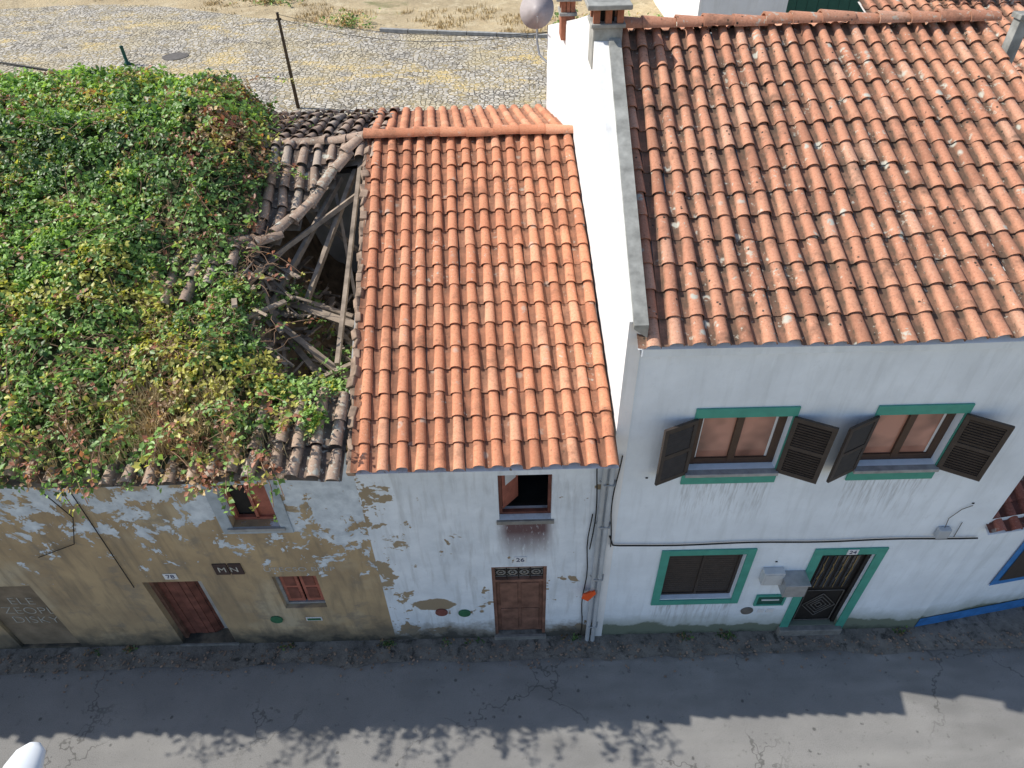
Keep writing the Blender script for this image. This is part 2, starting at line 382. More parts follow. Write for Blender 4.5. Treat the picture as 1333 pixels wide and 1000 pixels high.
def sheet(name,S,nu,nv,mat,p,off,mask=None):
    V=[];Fs=[]
    for j in range(nv+1):
        for i in range(nu+1):
            q=S(i,j); V.append((q.x,q.y,q.z+off))
    for j in range(nv):
        for i in range(nu):
            if mask and not mask((i+.5),(j+.5)): continue
            a=j*(nu+1)+i; Fs.append((a,a+1,a+nu+2,a+nu+1))
    return mesh(name,V,Fs,mat,p)
def bil(a,b,c,d,nu,nv,sag=None):
    a,b,c,d=map(Vector,(a,b,c,d))
    def S(u,v):
        s=u/nu;t=v/nv; q=(a*(1-s)+b*s)*(1-t)+(d*(1-s)+c*s)*t
        if sag: q=q+Vector((0,0,sag(q.x,q.y)))
        return q
    return S
def wob(a,s,o=0): return lambda x,y: a*mn.noise(Vector((x*s+o,y*s,o)))

# ------------------------------------------------------------ terrain
def gz(x,y):
    if y<7.75: return 0
    if y<8.3: return 4.6*(y-7.75)/.55
    if y<24: return 4.6
    if y<60: return 4.6+ (y-24)*.16+ .3*mn.noise(Vector((x*.15,y*.15,0)))
    return 4.6+36*.16+ 3*mn.noise(Vector((x*.01,y*.01,0)))
xs=[-900,-400,-150,-80,-50]+list(np.arange(-40,41,1.5))+[50,80,150,400,900]
ys=[-900,-400,-150,-80,-40,-25,-15,-9,-5,0,3,7.75,8.3]+list(np.arange(9,24,1.5))+list(np.arange(24,60,2))+[80,150,400,900]
V=[(x,y,gz(x,y)-.03) for y in ys for x in xs]; nx=len(xs)
Fs=[(j*nx+i,j*nx+i+1,(j+1)*nx+i+1,(j+1)*nx+i) for j in range(len(ys)-1) for i in range(nx-1)]
mesh('ground',V,Fs,MGROUND)
def grid(name,x0,x1,nx,y0f,y1f,ny,zf,mat):
    V=[];F_=[]
    for j in range(ny+1):
        for i in range(nx+1):
            x=x0+(x1-x0)*i/nx; y=y0f(x)+(y1f(x)-y0f(x))*j/ny; V.append((x,y,zf(x,y)))
    for j in range(ny):
        for i in range(nx): a=j*(nx+1)+i; F_.append((a,a+1,a+nx+2,a+nx+1))
    return mesh(name,V,F_,mat,None,True)
grid('asphalt_road',-60,60,120,lambda x:-5.3,lambda x:-.30+.05*mn.noise(Vector((x*1.3,0,0))),8,lambda x,y:.0,MASPH)
grid('pavement_edge',-60,60,500,lambda x:-.40+.11*mn.noise(Vector((x*.9,3,0)))+.06*mn.noise(Vector((x*4,3,0))),lambda x:.4,8,lambda x,y:.006+max(0,(y+.45))*.06+.012*mn.noise(Vector((x*3,y*6,1))),MGUT)
box('pavement',-60,60,-7.2,-5.3,-.02,.12,MCONC,None,.01)
def kerb(x):
    P=[(-40,31),(-14.4,24.5),(-4.1,19.6),(1.1,18.45),(7,17.6),(16,16.6),(40,15)]
    for a,b in zip(P,P[1:]):
        if a[0]<=x<=b[0]: return a[1]+(b[1]-a[1])*(x-a[0])/(b[0]-a[0])
grid('cobbled_street',-40,40,160,lambda x:8.35,kerb,12,lambda x,y:4.604+.01*mn.noise(Vector((x*.8,y*.8,0))),MCOB)
beams('kerb',[((x,kerb(x),4.63),(x+.97,kerb(x+.97),4.63),.16,.16,0) for x in np.arange(-4.2,20,1.0)],MSTONE)

# ------------------------------------------------------------ middle house
H2=grp('terraced_house',(-.4,0,0))
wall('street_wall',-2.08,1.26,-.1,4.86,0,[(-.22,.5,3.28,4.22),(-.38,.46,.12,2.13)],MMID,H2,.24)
gl=[(-2.1,.28,-.1),(-2.32,5.3,-.1),(-2.5,7.34,-.1),(-2.5,7.34,6.02),(-2.29,5.3,6.5),(-2.1,.28,4.95)]
mesh('gable_wall',[*gl,*[(x+.3,y,z) for x,y,z in gl]],[(5,4,3,2,1,0),(6,7,8,9,10,11)]+[(i,(i+1)%6,(i+1)%6+6,i+6) for i in range(6)],MINT,H2)
box('rear_wall',-2.3,.78,7.35,7.6,-.1,6.0,MMID,H2)
nu,nv=14,17
Sm=bil((-1.93,-.45,4.86),(1.25,-.45,4.86),(1.09,5.3,6.57),(-2.27,5.3,6.57),nu,nv,wob(.04,.7,3))
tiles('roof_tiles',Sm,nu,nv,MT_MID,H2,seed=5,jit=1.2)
sheet('roof_deck',Sm,nu,nv,MMID,H2,-.035)
St=bil((.8,7.8,6.12),(-2.5,7.8,6.12),(-2.27,5.3,6.57),(1.09,5.3,6.57),14,7)
tiles('rear_roof_tiles',St,14,7,MT_MID,H2,seed=8)
sheet('rear_roof_deck',St,14,7,MMID,H2,-.04)
caps('ridge_tiles',[(-2.33,5.3,6.66),(1.12,5.3,6.66)],MT_MID,H2,.115,.42)
rv=random.Random(3); L=[]
for v in np.arange(0,nv,.42):
    a=Sm(-.10+rv.gauss(0,.08),v); b=Sm(-.10+rv.gauss(0,.08),v+.45); z=Vector((0,0,rv.uniform(-.06,.0))); L.append((a+z,b+z,rv.uniform(.06,.13),rv.uniform(.06,.11),rv.gauss(0,.4)))
beams('verge_mortar',L,MMORT,H2,.012)
boxes('window_frame',frame_boxes(-.22,.5,3.28,4.22,.045,.1,.16),MRED,H2)
boxes('window_sill',[(-.26,.54,-.03,.1,3.2,3.279)],MSTEP,H2,.008)
mesh('open_casement',[(-.17,.13,3.36),(.05,.36,3.36),(.05,.36,4.14),(-.17,.13,4.14),(-.16,.16,3.36),(.04,.39,3.36),(.04,.39,4.14),(-.16,.16,4.14)],[(0,1,2,3),(7,6,5,4),(0,4,5,1),(1,5,6,2),(2,6,7,3),(3,7,4,0)],MRED2,H2)
mesh('casement_glass',[(-.125,.165,3.82),(.02,.315,3.82),(.02,.315,4.08),(-.125,.165,4.08)],[(0,1,2,3)],MENAM,H2)
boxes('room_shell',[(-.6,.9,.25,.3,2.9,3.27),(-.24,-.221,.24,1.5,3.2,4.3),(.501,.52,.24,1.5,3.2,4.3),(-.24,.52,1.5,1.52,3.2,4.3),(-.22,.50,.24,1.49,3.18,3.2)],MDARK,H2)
boxes('door_frame',frame_boxes(-.38,.46,.12,2.13,.05,.02,.12,False)+[(-.33,.41,.02,.12,1.70,1.75)],MDOOR,H2)
boxes('door_leaf',[(-.33,.41,.07,.11,.14,1.70)]+[(-.27,.01,.055,.07,.95,1.6),(.07,.35,.055,.07,.95,1.6),(-.27,.01,.055,.07,.22,.85),(.07,.35,.055,.07,.22,.85)],MDOOR,H2,.006)
box('fanlight_backing',-.33,.41,.085,.10,1.75,2.08,MINT,H2)
gr=[]
for cx in (-.24,-.06,.12,.30):
    for cz,rr_ in ((1.91,.085),(1.91,.035)): gr.append([(cx+rr_*math.cos(a),.05,cz+rr_*math.sin(a)) for a in np.linspace(0,2*math.pi,17)])
for cx in (-.33,-.15,.03,.21,.41): gr.append([(cx,.05,1.74),(cx,.05,2.08)])
gr+= [[(-.33,.05,1.83),(.41,.05,1.83)],[(-.33,.05,1.99),(.41,.05,1.99)]]
tube('fanlight_grille',gr,.008,MIRON,H2,4)
box('threshold',-.40,.48,-.05,.22,-.02,.118,MSTEP,H2,.012)
box('number_plaque',-.03,.15,-.012,-.002,2.25,2.39,MENAM,H2,.003); text('number_26','26',.06,2.32,.13,MINK,H2,-.014)
for x,z,m in ((-1.23,.9,MSIGNR),(-.86,.86,MSIGNG)): lathe('iron_cover',[(.085,-.025),(.10,-.02),(.10,.0)],(x,-.002,z),m,H2,20,'Y',False)
tube('downpipe',[[(1.15,-.3,4.72),(1.17,-.07,4.4),(1.17,-.07,.02)],[(1.26,-.08,4.6),(1.26,-.08,.02)]],.036,MPIPE,H2,10)
tube('pipe_brackets',[[(1.12,-.03,z),(1.17,-.115,z),(1.3,-.12,z),(1.32,-.02,z)] for z in (.5,1.9,3.2,4.1)],.012,MGALV,H2)
tube('facade_cables',[[(1.08+.03*math.sin(z*2.3),-.04,z) for z in np.linspace(2.6,4.7,16)],[(1.34+.03*math.sin(z*3),-.05,z) for z in np.linspace(2.66,4.6,14)],[(1.05+.02*math.sin(z*4),-.03,z) for z in np.linspace(.1,3.4,14)],[(-2.0,-.03,4.45),(-1,-.03,4.5),(.3,-.03,4.47),(1.1,-.04,4.4)]],.009,MBLACK,H2,4)
mesh('orange_cap',[(1.0,-.13,1.42),(1.10,-.16,1.38),(1.22,-.14,1.55),(1.2,-.13,1.62),(1.06,-.14,1.56),(1.03,-.06,1.44),(1.11,-.06,1.4),(1.2,-.06,1.58)],[(0,1,2,3,4),(0,4,3,7,5),(0,5,6,1),(1,6,7,2),(2,7,3)],MORANGE,H2)

# ------------------------------------------------------------ left derelict house
H1=grp('derelict_house',(-6,0,0))
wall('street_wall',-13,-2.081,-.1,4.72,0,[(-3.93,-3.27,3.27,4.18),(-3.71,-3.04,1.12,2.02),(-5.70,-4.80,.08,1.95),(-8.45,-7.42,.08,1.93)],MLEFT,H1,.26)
box('wall_top',-13,-2.11,.262,.5,-.1,4.72,MINT,H1)
box('end_wall',-13,-12.7,.51,7.34,-.1,5.0,MLEFT,H1); box('rear_wall',-13,-2.52,7.35,7.6,-.1,5.9,MINT,H1)
box('inner_wall',-12.69,-2.34,5.3,5.5,-.1,6.0,MINT,H1)
box('floor',-12.69,-2.35,.51,5.29,1.6,1.8,MEARTH,H1)
def zl(x,y):
    z=4.84+.296*(y+.45) if y<5.3 else 6.54-.17*(y-5.3)
    z-= .30*math.exp(-((x+3.3)/1.0)**2-((y-4.0)/1.3)**2)
    z+= .06*mn.noise(Vector((x*.9,y*.9,4)))
    return z
def inhole(x,y):
    if x>-2.1: return False
    yt= 3.2+ (x+3.8)*(4.85-3.2)/(1.15)+.18*mn.noise(Vector((x*3,1,1))); yt=min(yt,5.05)
    yb= .62 if x>-3 else .62+(-3-x)*.9
    return yb<y<yt and x>-4.5
nu1,nv1=46,23
def Sold(u,v): 
    x=-13.166+u*.2415; y=-.5+v*.36
    return Vector((x,y,zl(x,y)))
def mold(u,v):
    q=Sold(u,v)
    if inhole(q.x,q.y): return False
    if q.x<-5.5 and q.y>.4: return False
    if q.x<-3.4 and .5<q.y<2.2: return False
    return q.x<-2.12
tiles('old_roof_tiles',Sold,nu1,nv1,MT_OLD,H1,mold,jit=3.6,H=.085,seed=21,lift=.034,hw0=.33)
sheet('roof_boards',Sold,nu1,nv1,MWOODOLD,H1,-.05,mask=lambda u,v:(not inhole(Sold(u,v).x,Sold(u,v).y)) and Sold(u,v).x<-2.12)
caps('broken_edge_tiles',[(-4.15,3.2,zl(-4.15,3.2)+.05),(-3.55,3.5,zl(-3.5,3.5)+.10),(-3.2,4.1,zl(-3.2,4.1)+.10),(-2.72,4.85,zl(-2.7,4.85)+.12),(-2.35,5.25,6.62)],MT_OLD,H1,.10,.36,9,.8,.035)
caps('rear_ridge_tiles',[(-2.3,5.3,6.62),(-3.2,5.45,6.5),(-4.4,5.6,6.45)],MT_OLD,H1,.10,.38,11,.8,.02)
def sm(a,b,x): t=max(0,min(1,(x-a)/(b-a))); return t*t*(3-2*t)
def zd(x,y):
    z=3.9+1.25*sm(-2.5,-4.0,x)+.28*(y-1.0)*.6
    z-= .95*sm(2.9,4.0,y)*sm(-3.9,-3.2,x) 
    z+=.30*mn.noise(Vector((x*1.6,y*1.6,2)))+.12*mn.noise(Vector((x*6,y*6,2)))+.35*max(0,1.4-y)
    return z
V=[];Fs=[];n1,n2=44,64
for j in range(n2+1):
    for i in range(n1+1):
        x=-5.4+3.05*i/n1; y=.52+4.76*j/n2; V.append((x,y,zd(x,y)))
for j in range(n2):
    for i in range(n1): a=j*(n1+1)+i; Fs.append((a,a+1,a+n1+2,a+n1+1))
mesh('debris_heap',V,Fs,MEARTH,H1)
rr=random.Random(44); L=[]
for k in range(260):
    x=rr.uniform(-4.15,-2.35); y=rr.uniform(.9,4.3); ln=rr.uniform(.25,1.1)
    if x>-2.7: ln*=.6
    az=rr.choice([-.75,-.6,-.9,-.8,.5,1.2])+rr.gauss(0,.3); d=Vector((math.cos(az)*ln/2,math.sin(az)*ln/2,rr.uniform(-.18,.22)*ln)); 
    if abs(d.x)+x>-2.2: d.x*=.3
    z=zd(x,y)+rr.uniform(.0,.24)
    c=Vector((x,y,z)); L.append((c-d,c+d,rr.choice([.025,.03,.04,.05,.07,.09]),rr.uniform(.015,.035),rr.gauss(0,.4)))
L+=[((-3.7,2.3,5.0),(-2.75,4.9,6.1),.07,.08,.1),((-3.2,2.6,4.9),(-2.5,4.95,6.2),.07,.08,0),((-2.40,1.4,5.0),(-2.40,5.1,6.35),.06,.08,0),
    ((-3.9,3.1,5.45),(-2.3,4.6,6.05),.07,.07,.3),((-3.3,4.4,5.9),(-2.25,4.1,4.9),.06,.06,0),((-2.9,5.0,6.2),(-2.4,3.0,4.6),.05,.07,0),
    ((-3.8,2.5,5.3),(-2.3,1.5,4.6),.10,.05,0),((-3.8,1.9,5.15),(-2.7,1.0,4.65),.08,.04,.2),((-3.7,3.0,5.2),(-2.45,2.8,4.8),.12,.03,.2),((-3.2,1.1,4.7),(-2.3,1.7,4.75),.08,.04,.1),
    ((-3.4,2.8,5.1),(-2.35,2.45,4.9),.12,.03,-.3),((-3.5,2.4,5.0),(-2.6,1.4,4.6),.10,.03,.2)]
beams('fallen_timbers',L,MWOODOLD,H1)
L=[]
for k in range(140):
    x=rr.uniform(-4.4,-2.3); y=rr.uniform(.7,4.4); c=Vector((x,y,zd(x,y)+.04)); a=rr.uniform(0,6.28); d=Vector((math.cos(a),math.sin(a),rr.uniform(-.3,.3)))*.08; L.append((c-d,c+d,.12,.02,rr.gauss(0,.5)))
beams('broken_tiles',L,MMORT,H1)
boxes('window_surround',frame_boxes(-4.09,-3.11,3.13,4.34,.16,-.02,-.001,True,.14),MBLUEGREY,H1,.006)
boxes('window_frame',frame_boxes(-3.93,-3.27,3.27,4.18,.05,.12,.18)+[(-3.62,-3.58,.12,.18,3.3,4.15)],MRED2,H1)
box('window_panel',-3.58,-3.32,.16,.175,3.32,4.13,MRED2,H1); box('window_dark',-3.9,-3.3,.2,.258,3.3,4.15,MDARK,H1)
box('window_sill',-4.0,-3.2,-.05,.12,3.21,3.269,MSTONE,H1)
boxes('small_window_frame',frame_boxes(-3.71,-3.04,1.12,2.02,.04,.08,.14),MSTONE,H1)
boxes('small_window_shutters',[(-3.665,-3.39,.10,.13,1.17,1.97),(-3.36,-3.085,.10,.13,1.17,1.97)],MRED2,H1,.006)
boxes('small_window_panels',[(-3.61,-3.44,.09,.10,1.26,1.56),(-3.61,-3.44,.09,.10,1.62,1.9),(-3.31,-3.14,.09,.10,1.26,1.56),(-3.31,-3.14,.09,.10,1.62,1.9)],MRED,H1,.004)
box('small_window_back',-3.72,-3.03,.2,.25,1.1,2.03,MDARK,H1)
boxes('door_frame',frame_boxes(-5.70,-4.80,.08,1.95,.06,.10,.24,False),MDOOR,H1)
L=[]
for i in range(7): L.append((-5.64+i*.112,-5.64+i*.112+.106,.17+.006*(i%2),.20,.1,1.88))
boxes('door_planks',L[:4],MRED,H1,.004); 
o=boxes('door_ajar',[(i*.11,i*.11+.105,.006*(i%2),.03,.1,1.88) for i in range(4)],MRED,H1,.004); o.rotation_euler=(0,0,.55); o.location=Vector((-5.19,.18,0))-H1.location
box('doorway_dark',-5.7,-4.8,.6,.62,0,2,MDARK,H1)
box('door_step',-5.75,-4.75,-.03,.25,-.02,.07,MSTEP,H1,.01)
box('blocked_doorway',-8.44,-7.43,.05,.2,.09,1.92,MPANEL,H1)
box('number_plaque',-5.31,-5.11,-.012,-.002,2.03,2.17,MENAM,H1,.003); text('number_78','78',-5.21,2.10,.13,MINK,H1,-.014)
boxes('slate_sign',[(-4.50,-4.29,-.02,-.002,2.13,2.40),(-4.27,-4.08,-.02,-.002,2.13,2.40)],MSLATE,H1,.004); text('sign_letters','M N',-4.29,2.26,.17,MCHALK2,H1,-.023)
text('graffiti_lettering','UTECSO BBEP',-3.25,2.20,.15,MCHALK,H1,-.003,.001,.02,1.15,-.003)
text('graffiti_tag','ELE\nZEOPL\nDISKY',-7.83,1.15,.28,MCHALK2,H1,.045,.001,.05,1,-.006)
lathe('iron_cover',[(.085,-.025),(.10,-.02),(.10,.0)],(-3.93,-.002,.80),MSIGNG,H1,20,'Y',False)
box('street_tile_sign',-3.45,-3.19,-.014,-.002,.74,.84,MENAM,H1,.003); box('sign_border',-3.43,-3.21,-.018,-.0145,.76,.82,MSIGNG,H1)
tube('loose_cables',[[(-5.8,-.02,4.5),(-5.85,-.02,1.85)],[(-6.3,-.03,4.6),(-6.0,-.03,3.6),(-6.25,-.03,3.0),(-6.9,-.03,2.7)]],.007,MBLACK,H1,4)

# unseen house added further along the row to carry on the street shadow
H0=grp('added_row_house',(-17,0,0))
wall('street_wall',-26,-13.01,-.1,4.72,0,[(-15.5,-14.6,.1,2.2),(-18.5,-17.5,1.1,2.2),(-18.5,-17.5,3.2,4.2),(-15.5,-14.6,3.2,4.2)],MMID,H0,.2)
boxes('door_and_windows',[(-15.49,-14.61,.1,.15,.1,2.2),(-18.49,-17.51,.1,.15,1.1,2.2),(-18.49,-17.51,.1,.15,3.2,4.2),(-15.49,-14.61,.1,.15,3.2,4.2)],MDOOR,H0)
box('body',-25.9,-13.02,.21,7.5,-.1,4.7,MMID,H0)
S0=bil((-26,-.45,4.95),(-13.1,-.45,4.95),(-13.1,5.3,6.65),(-26,5.3,6.65),54,17); tiles('roof_tiles',S0,54,17,MT_MID,H0,seed=90,dens=4); sheet('roof_deck',S0,54,17,MMID,H0,-.03)
S0=bil((-13.1,7.8,6.2),(-26,7.8,6.2),(-26,5.3,6.65),(-13.1,5.3,6.65),54,7); tiles('rear_roof_tiles',S0,54,7,MT_MID,H0,seed=91,dens=4)
mesh('gables',[(-13.12,.2,4.6),(-13.12,7.5,4.6),(-13.12,7.5,6.1),(-13.12,5.3,6.5),(-26,.2,4.6),(-26,7.5,4.6),(-26,7.5,6.1),(-26,5.3,6.5)],[(0,1,2,3),(4,5,6,7)],MMID,H0)

# ------------------------------------------------------------ right white house
H3=grp('white_house',(4,0,0))
W1=(2.24,3.38,4.24,5.20); W2=(4.42,5.46,4.24,5.18)
wall('street_wall',1.262,6.75,-.1,6.36,0,[W1,W2,(2.28,3.42,1.12,2.34),(4.56,5.36,.2,2.27)],MWHITE,H3,.2)
pw=[(-.02,1.262),(2.5,1.20),(5.3,1.10),(7.7,.80)]
def ztop(y): return 6.40+(y+.15)*.49+.20 if y<4.05 else 8.66-(y-4.05)*.28
V=[];Fs=[]; ysamp=[-.02,1,2,3,4.05,5.3,6.5,7.7]
def pwx(y):
    for a,b in zip(pw,pw[1:]):
        if a[0]<=y<=b[0]: return a[1]+(b[1]-a[1])*(y-a[0])/(b[0]-a[0])
    return pw[-1][1]
def pwr(y): return 1.42+ (y*.012) if y<=4.05 else 1.5
for y in ysamp:
    t=ztop(y) 
    V+=[(pwx(y),y,-.1),(pwx(y),y,t),(pwr(y),y,t),(pwr(y),y,-.1)]
for k in range(len(ysamp)-1):
    for q in range(4): a=k*4+q; b=k*4+(q+1)%4; Fs.append((a,b,b+4,a+4))
Fs.append((0,3,2,1)); Fs.append(tuple(4*(len(ysamp)-1)+q for q in range(4)))
mesh('party_wall',V,Fs,MPARTY,H3)
V=[];Fs=[]
for y in [-.1,1,2,3,3.59]:
    t=ztop(y)+.0; xl=pwr(y)-.12; xr=pwr(y)+.035; V+=[(xl,y,t+.003),(xl,y,t+.05),(xr,y,t+.05),(xr,y,t-.12)]
for k in range(4):
    for q in range(4): a=k*4+q; b=k*4+(q+1)%4; Fs.append((a,b,b+4,a+4))
Fs.append((0,3,2,1)); Fs.append((16,17,18,19))
mesh('parapet_coping',V,Fs,MCONC,H3)
mesh('side_wall',[(6.75,0,-.1),(6.3,7.5,-.1),(6.3,7.5,7.4),(6.5,4,8.3),(6.75,0,6.36)],[(0,1,2,3,4)],MWHITE,H3)
mesh('rear_wall',[(6.3,7.5,-.1),(.9,7.6,-.1),(.9,7.6,7.4),(6.3,7.5,7.4)],[(0,1,2,3)],MWHITE,H3)
nu,nv=23,14
Sr=bil((1.36,-.15,6.42),(7.10,-.15,6.40),(6.42,4.0,8.44),(1.46,4.0,8.44),nu,nv,wob(.055,.6,9))
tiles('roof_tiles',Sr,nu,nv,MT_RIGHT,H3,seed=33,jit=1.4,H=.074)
sheet('roof_deck',Sr,nu,nv,MWHITE,H3,-.035)
St2=bil((6.2,7.7,7.45),(1.5,7.7,7.45),(1.46,4.0,8.44),(6.42,4.0,8.44),20,10)
tiles('rear_roof_tiles',St2,20,10,MT_RIGHT,H3,seed=35,dens=6); sheet('rear_roof_deck',St2,20,10,MWHITE,H3,-.04)
caps('ridge_tiles',[(1.5,4.0,8.54),(6.5,4.0,8.53)],MT_RIGHT,H3,.12,.40,5,jit=.016)
box('eave_band',1.43,6.76,-.06,-.002,6.2,6.33,MWHITE,H3,.01)
def shutter(name,hx,side,ang,z0,z1,w,parent):
    d=Vector((math.cos(ang)*side,-math.sin(ang),0)); nrm=Vector((d.y,-d.x,0))
    o=Vector((hx,-.03,0)); 
    def bar(s0,s1,za,zb,t=.035,tilt=0):
        a=o+d*s0;b=o+d*s1; vs=[]
        for zz,sh in ((za,-tilt),(zb,tilt)):
            for q,tt in ((a,-t/2),(b,-t/2),(b,t/2),(a,t/2)):
                vs.append(q+nrm*(tt+sh)+Vector((0,0,zz)))
        return vs
    V=[];Fs=[]
    def add(vs): n=len(V); V.extend(vs); Fs.extend([tuple(i+n for i in q) for q in BF])
    add(bar(0,.055,z0,z1)); add(bar(w-.055,w,z0,z1)); add(bar(.055,w-.055,z0,z0+.07)); add(bar(.055,w-.055,z1-.06,z1)); mid=(z0+z1)/2; add(bar(.055,w-.055,mid-.03,mid+.03))
    z=z0+.085
    while z<z1-.08:
        if abs(z-mid)>.045: add(bar(.055,w-.055,z-.012,z+.02,.008,.012))
        z+=.042
    add(bar(.055,w-.055,z0+.07,z1-.06,.003))
    return mesh(name,V,Fs,MSHUT,parent)
for (a,b,c,d),sh in ((W1,.40),(W2,.45)):
    boxes('window_surround',[(a-.05,b+.05,-.025,-.002,d,d+.15),(a-.05,b+.05,-.025,-.002,c-.26,c-.06),(a-.05,a,-.025,-.002,c-.06,d),(b,b+.05,-.025,-.002,c-.06,d)],MGREEN,H3,.004)
    box('window_sill',a-.03,b+.03,-.09,.1,c-.058,c-.001,MSTONE,H3,.008)
    m=(a+b)/2
    boxes('window_frame',frame_boxes(a,b,c,d,.05,.10,.16)+[(m-.045,m+.045,.09,.155,c+.05,d-.05)]+[(a+.05,a+.10,.095,.15,c+.05,d-.05),(b-.10,b-.05,.095,.15,c+.05,d-.05),(a+.1,m-.045,.095,.15,c+.05,c+.11),(m+.045,b-.1,.095,.15,c+.05,c+.11),(a+.1,m-.045,.095,.15,d-.1,d-.05),(m+.045,b-.1,.095,.15,d-.1,d-.05)],MBROWN,H3,.004)
    box('window_glass',a+.06,b-.06,.125,.13,c+.06,d-.06,MGLASSP,H3)
    boxes('white_inner_frame',[(b-.13,b-.10,.12,.124,c+.11,d-.1),(a+.10,a+.12,.12,.124,c+.11,d-.1)],MENAM,H3)
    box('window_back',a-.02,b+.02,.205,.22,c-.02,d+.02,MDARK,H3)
    shutter('shutter',a-.01,-1,sh,c-.03,d+.0,.47,H3); shutter('shutter',b+.01,1,sh+.05,c-.03,d+.0,.50,H3)
boxes('window_surround',frame_boxes(2.15,3.55,.98,2.47,.125,-.025,-.002),MGREEN,H3,.004)
boxes('window_frame',frame_boxes(2.28,3.42,1.12,2.34,.04,.08,.14)+[(2.83,2.87,.08,.14,1.16,2.3)],MSHUT,H3)
boxes('roller_shutter',[(2.32,2.83,.10,.115+.006*(i%2),1.16+i*.057,1.16+i*.057+.053) for i in range(20)]+[(2.87,3.38,.10,.115+.006*(i%2),1.16+i*.057,1.16+i*.057+.053) for i in range(20)],MSHUT,H3)
boxes('door_surround',[(4.42,4.56,-.025,-.002,.0,2.42),(5.36,5.50,-.025,-.002,0,2.42),(4.56,5.36,-.025,-.002,2.27,2.42)],MGREEN,H3,.004)
box('door_step',4.40,5.46,-.10,.19,-.02,.19,MSTEP,H3,.015)
boxes('door_frame',frame_boxes(4.56,5.36,.2,2.27,.06,.05,.14,False),MIRON,H3,.004)
box('door_leaf',4.62,5.30,.09,.12,.2,2.21,MIRON,H3)
gr=[]
for k in range(4):
    s=.06+.07*k; gr.append([(4.96,.075,.72+s*1.2),(4.96+s,.075,.72),(4.96,.075,.72-s*1.2),(4.96-s,.075,.72),(4.96,.075,.72+s*1.2)])
gr.append([(4.66,.075,.25),(5.26,.075,.25),(5.26,.075,1.15),(4.66,.075,1.15),(4.66,.075,.25)])
tube('door_ironwork',gr,.009,MCAST,H3,4)
boxes('door_lights',[(4.68+i*.15,4.68+i*.15+.10,.078,.089,1.25,2.1) for i in range(4)],MGLASSD,H3)
tube('door_grilles',[[(4.73+i*.15,.07,1.25),(4.73+i*.15,.07,2.1)] for i in range(4)]+[[(4.71+i*.15,.068,1.5),(4.75+i*.15,.068,1.75),(4.71+i*.15,.068,1.9)] for i in range(4)],.007,MBRASS,H3,4)
box('number_plaque',4.90,5.06,-.038,-.026,2.29,2.41,MENAM,H3,.003); text('number_24','24',4.98,2.35,.11,MINK,H3,-.04)
box('meter_box',3.74,4.06,-.13,-.002,1.66,1.97,MBOX,H3,.012)
box('meter_box_door',3.77,4.03,-.138,-.131,1.69,1.94,MBOX,H3,.004)
box('postbox',4.06,4.40,-.26,-.002,1.52,1.83,MGALV,H3,.015); box('postbox_lid',4.04,4.42,-.28,-.002,1.832,1.86,MGALV,H3,.008)
boxes('letter_plate',frame_boxes(3.82,4.30,.90,1.20,.035,-.035,-.002),MGREEN,H3,.004); box('letter_panel',3.86,4.26,-.02,-.002,.94,1.16,MGREEND,H3); box('letter_slot',3.92,4.2,-.03,-.021,1.05,1.08,MENAM,H3)
lathe('iron_cover',[(.08,-.02),(.10,-.015),(.10,0)],(3.76,-.002,.72),MCAST,H3,20,'Y',False); boxes('small_signs',[(3.94,4.04,-.012,-.002,.66,.76),(4.08,4.2,-.012,-.002,.66,.76)],MENAM,H3)
box('junction_box',6.03,6.21,-.09,-.002,2.70,2.90,MPIPE,H3,.02)
tube('facade_cable',[[(1.34,-.04,2.9),(1.4,-.04,2.68)]+[(x,-.035,2.66-.03*math.sin((x-1.3)*1.5)**2) for x in np.linspace(1.5,6.7,20)]],.012,MBLACK,H3,4)
tube('thin_cable',[[(6.12,-.03,2.9),(6.10,-.02,3.1),(6.2,-.02,3.3),(6.32,-.02,3.38)],[(6.35,-.02,2.66),(6.33,-.02,3.0)]],.005,MCAST,H3,4)
boxes('vent_plugs',[(x,x+.03,-.012,-.002,z,z+.02) for x,z in ((1.72,4.1),(6.3,3.4),(3.9,2.1))],MDARK,H3)
def chimney(x0,x1,y0,y1,z0,z1,nm,mat):
    box(nm+'_shaft',x0,x1,y0,y1,z0,z1,mat,H3,.015)
    box(nm+'_collar',x0-.03,x1+.03,y0-.03,y1+.03,z1+.001,z1+.05,MCONC,H3,.01)
    w=(x1-x0); L=[]
    for i in (0,1,2): 
        xx=x0+i*(w-.08)/2; L+=[(xx,xx+.08,y0,y0+.09,z1+.051,z1+.22),(xx,xx+.08,y1-.09,y1,z1+.051,z1+.22)]
    boxes(nm+'_brick_openings',L,MBRICK,H3); box(nm+'_flue',x0+.1,x1-.1,y0+.12,y1-.12,z1+.051,z1+.2,MDARK,H3)
    box(nm+'_cap',x0-.09,x1+.09,y0-.09,y1+.09,z1+.221,z1+.28,MCONC,H3,.012)
chimney(1.14,1.52,3.62,4.05,8.1,8.60,'chimney',MCONC)
chimney(.92,1.14,6.1,6.5,7.8,8.16,'small_chimney',MBRICK)
D=grp('satellite_dish',(.62,7.9,7.6))
o=lathe('reflector',[(.005,.0)]+[(r,.35*r*r) for r in np.linspace(.05,.31,7)]+[(.32,.045)],(0,0,0),MDISH,None,28,'Y')
o.parent=D; o.rotation_euler=(math.radians(25),0,math.radians(160)); o.location=(0,-.05,.25)
tube('mast',[(.80,7.72,7.0),(.66,7.85,7.1),(.62,7.95,7.3),(.62,7.95,7.85)],.022,MGALV,D)
tube('feed_arm',[(.62,7.9,7.65),(.60,7.45,7.75),(.60,7.42,7.85)],.012,MGALV,D)

